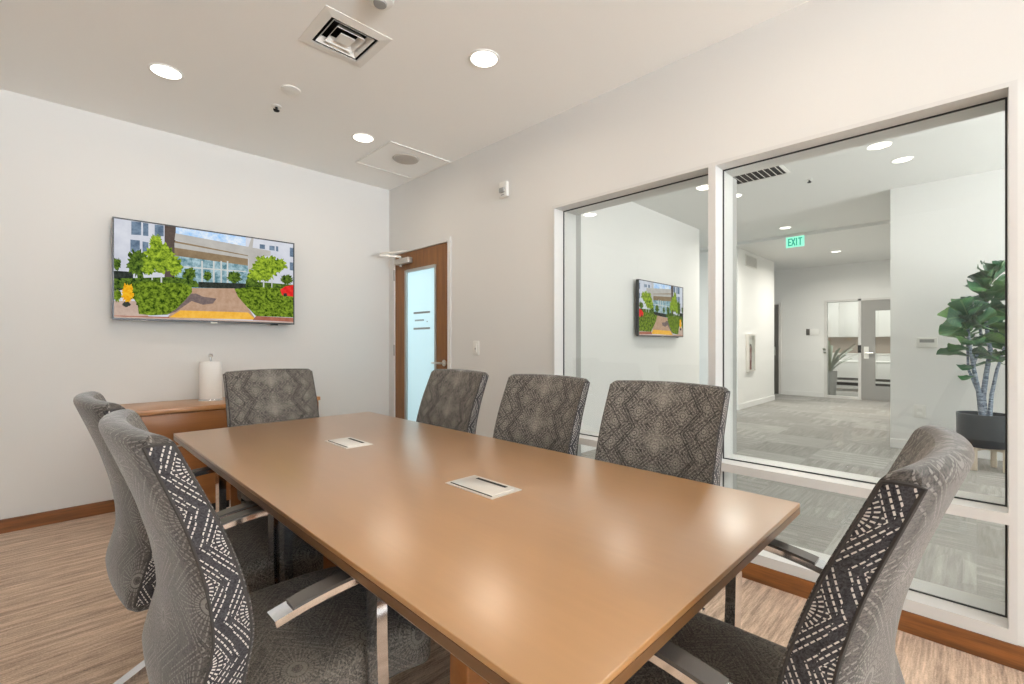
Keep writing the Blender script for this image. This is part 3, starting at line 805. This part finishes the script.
def make_chair(label, loc, rz, group):
    t = thing('conference_chair', label, 'chair', loc, rz, group)
    make_back(t)
    def sag(q):
        k = max(0, (q.x-.08)/.17); q.z -= .022*k*k
        if q.z > .40: q.z += .012*(1-(q.y/.25)**2)
        return q
    MB().rbox(-.222, .250, -.245, .245, .345, .455, .034, 4, fn=sag, uvax=[(1, 2), (0, 2), (1, 0)], ns=10).build('seat', 'fab_seat', t)
    MB().rbox(-.20, .20, -.20, .20, .318, .346, .008, 2, ns=1).build('seat_pan', 'black_plastic', t)
    W2 = .288
    for sg in (-1, 1):
        y = sg*W2
        pts = []
        for i in range(13):
            x = -.165+(.200)*i/12; pts.append((x, y, .662-.026*((.045-x)/.21)**2))
        r = .022
        for i in range(1, 7):
            a = PI/2*i/6; pts.append((.035+r*math.sin(a), y, .662-r+r*math.cos(a)))
        pts.append((.058, y, .50)); pts.append((.066, y, .25)); pts.append((.07, y, .05))
        arm = MB().strip(pts[:16], (0, 1, 0), .046, .014).build('armrest', 'chrome', t)
        MB().strip([(p[0], p[1], p[2]+.009) for p in pts[2:13]], (0, 1, 0), .041, .007).build('arm_pad', 'arm_pad', arm)
        MB().strip(pts[15:], (0, 1, 0), .046, .026).build('front_leg', 'chrome', t)
        s = MB().box(-.03, .12, min(sg*.195, y), max(sg*.195, y), .325, .338); s.build('seat_bracket', 'chrome', t, smooth=False)
    # sled base: runners joined by a rounded rear crossbar
    half = [(.235, W2), (.15, W2), (.05, W2), (-.05, W2), (-.10, W2), (-.13, W2-.004), (-.16, W2-.018)] + [(-.16-.15*k/4, W2-.018-.115*k/4) for k in range(1, 5)] + [(-.328, W2-.150), (-.337, W2-.172), (-.34, W2-.20), (-.34, .03)]
    pts = [(x, -y, .008) for (x, y) in half] + [(x, y, .008) for (x, y) in reversed(half)]
    MB().strip(pts, (0, 0, 1), .016, .034).build('sled_base', 'chrome', t)
    for sg in (-1, 1): MB().box(.048, .092, sg*W2-.021, sg*W2+.021, .014, .062).build('leg_foot', 'chrome', t, smooth=False)
    return t
GC = 'upholstered conference chairs around the table'
ch = make_chair('patterned chair at the near left of the table, the nearer of the left pair', (.47, 1.25, 0), 0, GC)
for (lb, x, y, rz) in [
    ('patterned chair at the left of the table, half hidden behind the nearest left chair', (.45), 1.89, math.radians(2)),
    ('patterned chair at the far end of the table in front of the credenza', .955, 2.71, -PI/2),
    ('patterned chair on the glass side of the table, closest to the wooden door', 1.40, 2.19, PI),
    ('patterned chair on the glass side of the table, middle of the three', 1.41, 1.505, PI),
    ('patterned chair on the glass side of the table, in front of the partition mullion', 1.43, .890, PI),
    ('large foreground chair with dark piped side panel at the near right end of the table', 1.005, .40, PI/2)]:
    dup(ch, 'conference_chair', lb, (x, y, 0), rz)

# ------------------------------------------------------------------ hallway shell
struct('floor_hallway', MB().box(XR, 17, -4.2, 6, -.1, 0), 'hall_carpet')
c = MB(); c.box(XO, 8.4, -4.2, 6, HH, HH+.1); c.box(8.4, 17, -4.2, 6, 2.87, HH+.1)
struct('ceiling_hallway', c, 'hall_ceil')
struct('wall_hallway_left', MB().box(XO, 7.05, 3.0, 3.16, 0, HH), 'hall_wall')
struct('wall_hallway_left.001', MB().box(8.6, 10.68, 2.975, 6, 0, HH), 'hall_wall')
struct('wall_hallway_back', MB().box(XO, 8.6, 5.85, 6, 0, HH), 'hall_wall')
struct('wall_hallway_right', MB().box(6.75, 12, -4.2, .69, 0, HH), 'hall_wall')
w = MB(); EY = 12.0
w.box(EY, EY+.12, 3.42, 6, 0, HH); w.box(EY, EY+.12, 2.35, 3.42, 0, HH); w.box(EY, EY+.12, .69, 2.35, 2.11, HH); w.box(EY, EY+.12, .69, .80, 0, 2.11)
struct('wall_hallway_end', w, 'hall_wall')
w = MB(); w.box(16.5, 16.6, -1, 6, 0, HH)
struct('wall_office', w, 'hall_wall')
struct('wall_office.001', MB().box(EY, 16.5, -.2, 0, 0, HH), 'hall_wall')
struct('wall_office.002', MB().box(EY, 16.5, 5.8, 6, 0, HH), 'hall_wall')
w = MB()
w.box(XO, 3.0, -4.2, -4.1, 0, HH); w.box(6.4, 6.75, -4.2, -4.1, 0, HH); w.box(3.0, 6.4, -4.2, -4.1, 2.7, HH); w.box(3.0, 6.4, -4.2, -4.1, 0, .3)  # unseen front opening, added to let the hallway fill in
struct('wall_hallway_front', w, 'hall_wall')
baseboard('baseboard_hallway_left', XO, 7.05, 2.985, 3.0, 'hall_wall', .1)
baseboard('baseboard_hallway_left.001', 8.6, 10.68, 2.96, 2.975, 'hall_wall', .1)
baseboard('baseboard_hallway_right', 6.735, 6.75, -4.1, .69, 'hall_wall', .1)
baseboard('baseboard_hallway_end', EY-.015, EY, 2.37, 3.2, 'hall_wall', .1)

# end-wall door and side light
d2 = thing('door_2', None, None, (0, 0, 0), kind='structure')
f = MB()
for (y0, y1) in ((2.30, 2.35), (1.70, 1.75), (.80, .83)): f.box(EY-.02, EY+.1, y0, y1, 0, 2.11)
f.box(EY-.02, EY+.1, .83, 2.30, 2.07, 2.11); f.box(EY-.02, EY+.1, 1.75, 2.30, 0, .05)
f.build('door_frame', 'white_metal', d2, smooth=False)
MB().box(EY+.03, EY+.04, 1.75, 2.30, .05, 2.07).build('side_light_pane', 'glass', d2, smooth=False)
l = MB(); l.box(EY+.0, EY+.045, 1.47, 1.70, .01, 2.07); l.box(EY+.0, EY+.045, .83, .98, .01, 2.07)
l.box(EY+.0, EY+.045, .98, 1.47, 1.85, 2.07); l.box(EY+.0, EY+.045, .98, 1.47, .01, .30)
lf = l.build('door_leaf', 'hall_grey', d2, smooth=False)
MB().box(EY+.02, EY+.03, .98, 1.47, .30, 1.85).build('glass_pane', 'glass', lf, smooth=False)
MB().box(EY-.006, EY, 1.575, 1.655, .86, 1.11).build('lock_plate', 'white_plastic', lf, smooth=False)
h = MB().tube([(EY-.006, 1.62, .98), (EY-.05, 1.62, .98), (EY-.055, 1.50, .98)], .012, 8); h.build('door_handle', 'brushed', lf)
MB().box(EY-.03, EY-.02, 1.70, 1.755, .98, 1.14).build('strike_plate', 'dark', d2, smooth=False)
d3 = thing('door_3', None, None, (0, 0, 0), kind='structure')
lf = MB().box(EY-.05, EY-.005, 3.24, 4.1, .01, 2.08).build('door_leaf', 'dark_door', d3, smooth=False)
MB().box(EY-.03, EY, 3.19, 3.24, 0, 2.12).build('door_frame', 'white_metal', d3, smooth=False)
MB().box(EY-.056, EY-.05, 3.3, 3.36, .9, 1.1).build('lock_plate', 'brushed', lf, smooth=False)

t = thing('room_sign', 'small white sign with dark end on the far hallway wall left of the glass door', 'sign', (EY, 2.575, 1.43))
MB().rbox(-.012, 0, -.13, .05, -.065, .065, .003, 1, ns=1).build('sign_face', 'paper', t)
MB().rbox(-.014, 0, .05, .12, -.07, .07, .003, 1, ns=1).build('sign_end', 'dark_door', t)

# exit sign
t = thing('exit_sign', 'green lit EXIT sign hanging from the hallway ceiling', 'exit sign', (8.40, 2.04, HH-.02)); t.scale = (.8, .78, .82)
MB().rbox(-.03, .03, -.16, .16, -.03, .02, .005, 1, ns=1).build('mount', 'white_plastic', t)
MB().box(-.006, .006, -.165, .165, -.235, -.03).build('lit_panel', 'exit_bg', t, smooth=False)
lt = MB(); x0, x1 = -.010, -.006; zb, zt_ = -.205, -.06; st = .022; hgt = zt_-zb
def bar(y0, y1, z0, z1): lt.box(x0, x1, min(-y0, -y1), max(-y0, -y1), z0, z1)   # reads left to right for a viewer at -X
a = -.125
bar(a, a+st, zb, zt_)
for z in (zb, (zb+zt_)/2-st/2, zt_-st): bar(a+st, a+.055, z, z+st)
a = -.06
for sg in (1, -1):
    pts = [(a if sg > 0 else a+.06, zb), (a+.06 if sg > 0 else a, zt_)]
    lt.strip([(-.008-.0004*sg, -pts[0][0], pts[0][1]), (-.008-.0004*sg, -pts[1][0], pts[1][1])], (0, 1, 0), st, .004)
bar(.018, .018+st, zb, zt_)
bar(.058, .128, zt_-st, zt_); bar(.082, .082+st, zb, zt_-st)
lt.build('lettering', 'exit_tx', t, smooth=False)

# hallway vent, grille, extinguisher cabinet
t = thing('air_diffuser', 'hallway ceiling air vent with dark slats behind the top of the glass', 'air vent', (5.09, 1.62, HH))
f = MB(); ringf(f, .28, -.003, .25, -.010); f.build('frame', 'white_plastic', t, smooth=False)
MB().box(-.25, .25, -.25, .25, -.003, -.001).build('dark_throat', 'dark', t, smooth=False)  # flat dark sheet, shade of the vent hollow put into its colour
for k in range(9):
    y = -.22+k*.055
    MB().strip([(-.25, y, -.012), (.25, y, -.012)], (0, 1, .9), .030, .003).build('slat', 'white_plastic', t, smooth=False)
t = thing('wall_grille', 'pale square wall grille high on the white hallway wall', 'air vent', (9.28, 2.975, 2.70))
f = MB(); f.box(-.31, .31, -.012, 0, -.11, -.095); f.box(-.31, .31, -.012, 0, .095, .11); f.box(-.31, -.295, -.012, 0, -.095, .095); f.box(.295, .31, -.012, 0, -.095, .095)
f.build('frame', 'white_plastic', t, smooth=False)
MB().box(-.295, .295, -.003, 0, -.095, .095).build('backing', 'vase', t, smooth=False)
for k in range(8): MB().box(-.295, .295, -.010, -.003, -.088+k*.0235, -.078+k*.0235).build('slat', 'white_plastic', t, smooth=False)
t = thing('extinguisher_cabinet', 'narrow metal extinguisher cabinet on the white hallway wall', 'fire cabinet', (9.18, 2.975, .66))
f = MB(); f.box(-.19, .19, -.05, 0, 0, .03); f.box(-.19, .19, -.05, 0, .66, .69); f.box(-.19, -.15, -.05, 0, .03, .66); f.box(.15, .19, -.05, 0, .03, .66)
MB().box(-.15, .15, -.008, 0, .03, .66).build('back_panel', 'paper', t, smooth=False)
f.build('frame', 'hatch', t, smooth=False)
MB().box(-.15, .15, -.046, -.042, .03, .66).build('glass_pane', 'glass', t, smooth=False)
t = thing('fire_extinguisher', 'small extinguisher standing inside the hallway cabinet', 'extinguisher', (9.18, 2.9505, .69))
MB().lathe([(.0001, 0), (.012, .003), (.0145, .012), (.0145, .36), (.011, .40), (.006, .42), (.006, .44), (.0001, .44)], n=20).build('cylinder', 'red', t)
MB().box(-.03, .03, -.006, .006, .44, .47).build('valve', 'dark', t, smooth=False)
MB().tube([(.012, 0, .45), (.05, 0, .43), (.055, 0, .25), (.05, 0, .15)], .005, 6).build('hose', 'dark', t)

t = thing('thermostat', 'white thermostat on the hallway wall left of the fig tree', 'thermostat', (6.75, .38, 1.185))
MB().rbox(-.025, 0, -.085, .085, -.055, .055, .005, 2, ns=1).build('housing', 'white_plastic', t)
MB().box(-.0265, -.024, -.06, .06, -.002, .034).build('display', 'grey_plastic', t, smooth=False)
t = thing('wall_outlet', 'white wall outlet low on the hallway wall behind the foreground chair', 'outlet', (6.75, .44, .43))
MB().rbox(-.008, 0, -.05, .05, -.07, .07, .003, 2, ns=1).build('plate', 'white_plastic', t)
for z in (-.03, .03): MB().rbox(-.010, -.007, -.022, .022, z-.02, z+.02, .002, 1, ns=1).build('socket', 'cab_white', t)

# ------------------------------------------------------------------ fig tree
PX, PY = 6.20, -.05
st = thing('plant_stand', 'pale wooden four-legged stand under the dark pot', 'plant stand', (PX, PY, 0))
for k in range(4):
    a = PI/4+k*PI/2+.35
    x, y = .155*math.cos(a), .155*math.sin(a)
    MB().rbox(x-.022, x+.022, y-.022, y+.022, 0, .212, .006, 2, ns=1).build('leg', 'pale_wood', st)
f = MB()
for a in (PI/4+.35, 3*PI/4+.35):
    f.strip([(-.16*math.cos(a), -.16*math.sin(a),   .196), (.16*math.cos(a), .16*math.sin(a), .196)], (0, 0, 1), .03, .03)
f.build('crossbar', 'pale_wood', st, smooth=False)
tr = thing('fiddle_leaf_fig', 'tall fiddle leaf fig in a dark round pot behind the right glass pane', 'potted plant', (PX, PY, .215))
MB().lathe([(.0001, 0), (.178, 0), (.188, .012), (.192, .30), (.182, .302), (.180, .27)], n=48).build('pot', 'pot', tr)
MB().lathe([(.0001, .272), (.10, .270), (.181, .265)], n=32).build('soil', 'soil', tr)
RD = Vector((.707, -.707, 0)); BD = Vector((.707, .707, 0)); UP = Vector((0, 0, 1))
def W(a, b, z): return RD*a + BD*b + UP*((z-.50)*.93+.248)
tk = MB()
stems = [([(-.02, 0, .50), (-.03, .0, .68), (-.10, -.02, .92), (-.16, -.04, 1.15), (-.20, -.05, 1.38), (-.19, -.05, 1.50)], .030),
         ([(.02, .01, .50), (.01, .02, .72), (.05, .03, .95), (.09, .03, 1.2), (.05, .03, 1.45), (.06, .03, 1.75), (.08, .02, 1.92)], .032),
         ([(.03, -.02, .50), (.05, -.02, .75), (.10, -.02, 1.0), (.17, -.03, 1.25), (.2, -.04, 1.45)], .024),
         ([(.0, .03, .50), (-.01, .05, .78), (-.07, .08, 1.0), (-.06, .10, 1.25), (-.02, .10, 1.5)], .020)]
for (pts, r) in stems:
    tk.tube([W(*p) for p in pts], [r*.78*(1-.65*i/(len(pts)-1)) for i in range(len(pts))], 10)
tk.tube([W(-.13, -.03, 1.05), W(-.07, -.02, 1.2), W(-.06, -.02, 1.34)], [.014, .011, .007], 8)
tk.tube([W(.08, .03, 1.25), W(.0, .03, 1.36), W(-.03, .02, 1.5)], [.015, .012, .008], 8)
tk.build('trunk', 'trunk', tr)
lf = MB(); rnd = random.Random(11)
def add_leaf(base, dirv, L, Wd, droop, roll):
    d = dirv.normalized(); sd = d.cross(UP)
    if sd.length < .1: sd = Vector((1, 0, 0))
    sd.normalize(); nn = sd.cross(d).normalized()
    c, s = math.cos(roll), math.sin(roll); sd, nn = sd*c+nn*s, nn*c-sd*s
    prof = [(0, .04), (.08, .05), (.16, .30), (.30, .50), (.45, .52), (.58, .62), (.72, .90), (.85, 1.), (.94, .78), (1., .22)]
    vs = []; uvs = []
    for (t, w) in prof:
        p = base + d*(L*t) - UP*(droop*L*t*t)
        for k in (-1, -.5, 0, .5, 1):
            wav = .035*L*math.sin(t*13+k*2)*abs(k)
            vs.append(p + sd*(k*w*Wd*.5) + nn*(abs(k)*w*Wd*.16 + wav)); uvs.append((k*w, t))
    fs = []; fu = []
    for j in range(len(prof)-1):
        for k in range(4):
            q = (j*5+k, j*5+k+1, (j+1)*5+k+1, (j+1)*5+k); fs.append(q); fu.append([uvs[i] for i in q])
    lf.add(vs, fs, fu)
def cluster(tab, n, zlo, zhi, L0, L1, up0, up1):
    for i in range(n):
        z = zlo+(zhi-zlo)*(i+.5)/n
        # point on the stem at this height
        for (p, q) in zip(tab, tab[1:]):
            if p[2] <= z <= q[2] or q is tab[-1]:
                k = max(0, min(1, (z-p[2])/(q[2]-p[2]))); a = p[0]+(q[0]-p[0])*k; b = p[1]+(q[1]-p[1])*k
                if p[2] <= z <= q[2]: break
        an = i*2.4+rnd.uniform(-.4, .4); el = up0+(up1-up0)*(i/n)+rnd.uniform(-.25, .25)
        d = RD*math.cos(an)*math.cos(el)+BD*math.sin(an)*math.cos(el)+UP*math.sin(el)
        L = rnd.uniform(L0, L1)
        add_leaf(W(a, b, z), d, L, L*rnd.uniform(.62, .8), rnd.uniform(.1, .4), rnd.uniform(-.9, .9))
cluster(stems[0][0], 18, 1.10, 1.52, .20, .28, .1, 1.1)
cluster(stems[1][0], 26, 1.45, 1.92, .22, .30, .0, 1.2)
cluster(stems[2][0], 18, 1.05, 1.46, .20, .28, .0, 1.0)
cluster(stems[3][0], 9, 1.15, 1.5, .2, .26, .2, .9)
# the broad leaves that stand out on the near side, some turned face-on
for (a, b, z, da, db, dz, L, rl) in [(-.10, -.02, .93, -1, -.1, .05, .15, .2), (-.12, -.02, 1.03, -1, -.3, .1, .17, .3), (-.2, -.05, 1.50, -1, -.3, .25, .30, 1.1),
        (-.2, -.05, 1.38, -1, .2, .2, .24, .7), (-.20, -.05, 1.30, -1, -.6, .1, .20, .6), (-.19, -.05, 1.5, .3, -.4, .8, .24, .6), (-.17, -.06, 1.42, -.5, -.8, .3, .27, .9), (-.15, -.06, 1.3, .2, -.9, .1, .25, .7),
        (.06, .02, 1.72, -1, -.1, -.05, .32, .3), (.06, .02, 1.80, -1, -.3, .3, .28, .7), (.07, .02, 1.88, -.7, -.2, .8, .26, .8), (.08, .02, 1.9, .3, -.3, .9, .24, .8), (.09, .02, 1.86, .9, -.2, .5, .26, .9),
        (.06, .0, 1.7, .2, -1, .2, .28, .8), (.08, .0, 1.6, -.3, -1, -.1, .27, -.7), (.16, -.03, 1.3, .4, -.9, .1, .28, .9), (.17, -.03, 1.4, -.4, -.8, .3, .26, -.8), (.1, -.02, 1.15, .3, -.9, .2, .24, .8)]:
    add_leaf(W(a, b, z), RD*da+BD*db+UP*dz, L, L*.74, .25, rl)
lf.build('foliage', 'leaf', tr, ang=80)

# ------------------------------------------------------------------ office beyond the far glass door
t = thing('wall_cabinet', 'white upper wall cabinet in the office behind the far glass door', 'cabinet', (16.47, 2.2, 1.36))
MB().box(-.36, 0, -2.1, 2.4, 0, 1.0).build('body', 'cab_white', t, smooth=False)
for k in range(5): MB().rbox(-.38, -.36, -2.09+k*.9, -1.21+k*.9, .005, .995, .003, 1, ns=1).build('door', 'cab_white', t)
t = thing('base_cabinet', 'white base cabinet under the office upper cabinets', 'cabinet', (16.47, 2.2, 0))
MB().box(-.6, 0, -2.1, 2.4, .09, .86).build('body', 'cab_white', t, smooth=False)
MB().box(-.63, 0, -2.1, 2.4, .86, .90).build('worktop', 'cab_white', t, smooth=False)
MB().box(-.55, 0, -2.1, 2.4, 0, .09).build('plinth', 'dark', t, smooth=False)
MB().box(-.02, 0, -2.1, 2.4, .90, 1.36).build('backsplash', 'splash', t, smooth=False)
for k in range(5): MB().rbox(-.62, -.60, -2.09+k*.9, -1.21+k*.9, .095, .855, .003, 1, ns=1).build('door', 'cab_white', t)
t = thing('office_table', 'white table in the office behind the far glass door', 'table', (14.3, 2.0, 0))
MB().rbox(-.4, .4, -.9, 1.0, .70, .74, .004, 1, ns=1).build('tabletop', 'cab_white', t)
for sx in (-.34, .34):
    for sy in (-.84, .94): MB().box(sx-.025, sx+.025, sy-.025, sy+.025, 0, .70).build('leg', 'dark_door', t, smooth=False)
MB().box(-.02, .02, -.815, .915, .25, .31).build('stretcher', 'dark_door', t, smooth=False)
t = thing('floor_vase', 'tall grey vase with spiky leaves behind the far glass door', 'potted plant', (12.55, 2.36, 0))
MB().lathe([(.0001, 0), (.10, 0), (.12, .02), (.15, .55), (.14, .55), (.13, .5)], n=28).build('vase', 'vase', t)
g = MB()
for k in range(34):
    a = rnd.uniform(0, 2*PI); sp = rnd.uniform(.1, .65); hh = rnd.uniform(.5, .85)
    pts = [Vector((.03*math.cos(a), .03*math.sin(a), .45))]
    for i in range(1, 6): s = i/5; pts.append(Vector((math.cos(a)*sp*s**1.6, math.sin(a)*sp*s**1.6, .45+hh*s-.25*sp*s*s)))
    g.strip(pts, Vector((-math.sin(a), math.cos(a), 0)), .05, .003)
g.build('leaf_blades', 'grass', t)

# ------------------------------------------------------------------ light
def area(name, loc, rot, sx, sy, e, col, spread=180):
    L = bpy.data.lights.new(name, 'AREA'); L.shape = 'RECTANGLE'; L.size = sx; L.size_y = sy; L.energy = e; L.color = col; L.spread = math.radians(spread)
    o = bpy.data.objects.new(name, L); C.objects.link(o); o.location = loc; o.rotation_euler = rot; return o
area('window_daylight', (.6, YN-.2, 1.6), (PI/2, 0, 0), 3.1, 1.65, 150, (.58, .80, 1.0))        # daylight through the window behind the camera
area('window_up_fill', (.6, YN-.25, 1.1), (PI/2+math.radians(60), 0, 0), 3.1, .9, 1150, (.95, .975, 1.0), 120)   # added upward fill outside the window, lifts the ceiling
area('left_side_fill', (XL-.2, -4.15, 1.6), (PI/2, 0, -PI/2), 4.2, 1.65, 20, (.86, .93, 1.0))  # fill added at the unseen left window, brightens the door wall
area('left_up_fill', (XL-.25, -4.15, 1.1), (PI/2+math.radians(40), 0, -PI/2), 4.2, .9, 60, (1.0, .985, .96), 130)  # added upward fill on the left, lifts ceiling and door wall
area('hallway_up_fill', (4.7, -4.3, 1.0), (PI/2+math.radians(60), 0, 0), 3.3, 1.2, 330, (1, .99, .97), 120)  # added upward fill, lifts the hallway ceiling
area('hallway_fill', (4.7, -4.25, 1.5), (PI/2, 0, 0), 3.3, 2.3, 14, (.90, .96, 1.0))          # added fill for the hallway through its unseen front opening
area('door_side_lamp', (4.2, 4.5, HH-.05), (0, 0, 0), 1.2, .8, 140, (.85, .95, 1.0))              # lamp of the passage behind the door
area('office_lamp', (14.2, 2.2, 2.84), (0, 0, 0), 2.0, 2.0, 100, (1, .97, .92))
wd = bpy.data.worlds.new('World'); scene.world = wd; wd.use_nodes = True
bg = wd.node_tree.nodes['Background']; bg.inputs[0].default_value = (.75, .87, 1.0, 1); bg.inputs[1].default_value = 1.0

# ------------------------------------------------------------------ camera and colour
cam = bpy.data.cameras.new('camera'); co = bpy.data.objects.new('camera', cam); C.objects.link(co)
co.location = (0, 0, 1.17); co.rotation_euler = (PI/2, 0, -math.radians(44.96))
cam.sensor_width = 36; cam.lens = 463.9/1024*36; cam.shift_y = 1.75/1024; cam.clip_start = .02
scene.camera = co
vs = scene.view_settings
vs.view_transform = 'Standard'; vs.look = 'None'; vs.exposure = -0.18; vs.gamma = 1.0; vs.use_curve_mapping = False
scene.cycles.use_denoising = True
scene.cycles.max_bounces = 10; scene.cycles.diffuse_bounces = 6; scene.cycles.transparent_max_bounces = 12
scene.cycles.sample_clamp_indirect = 8
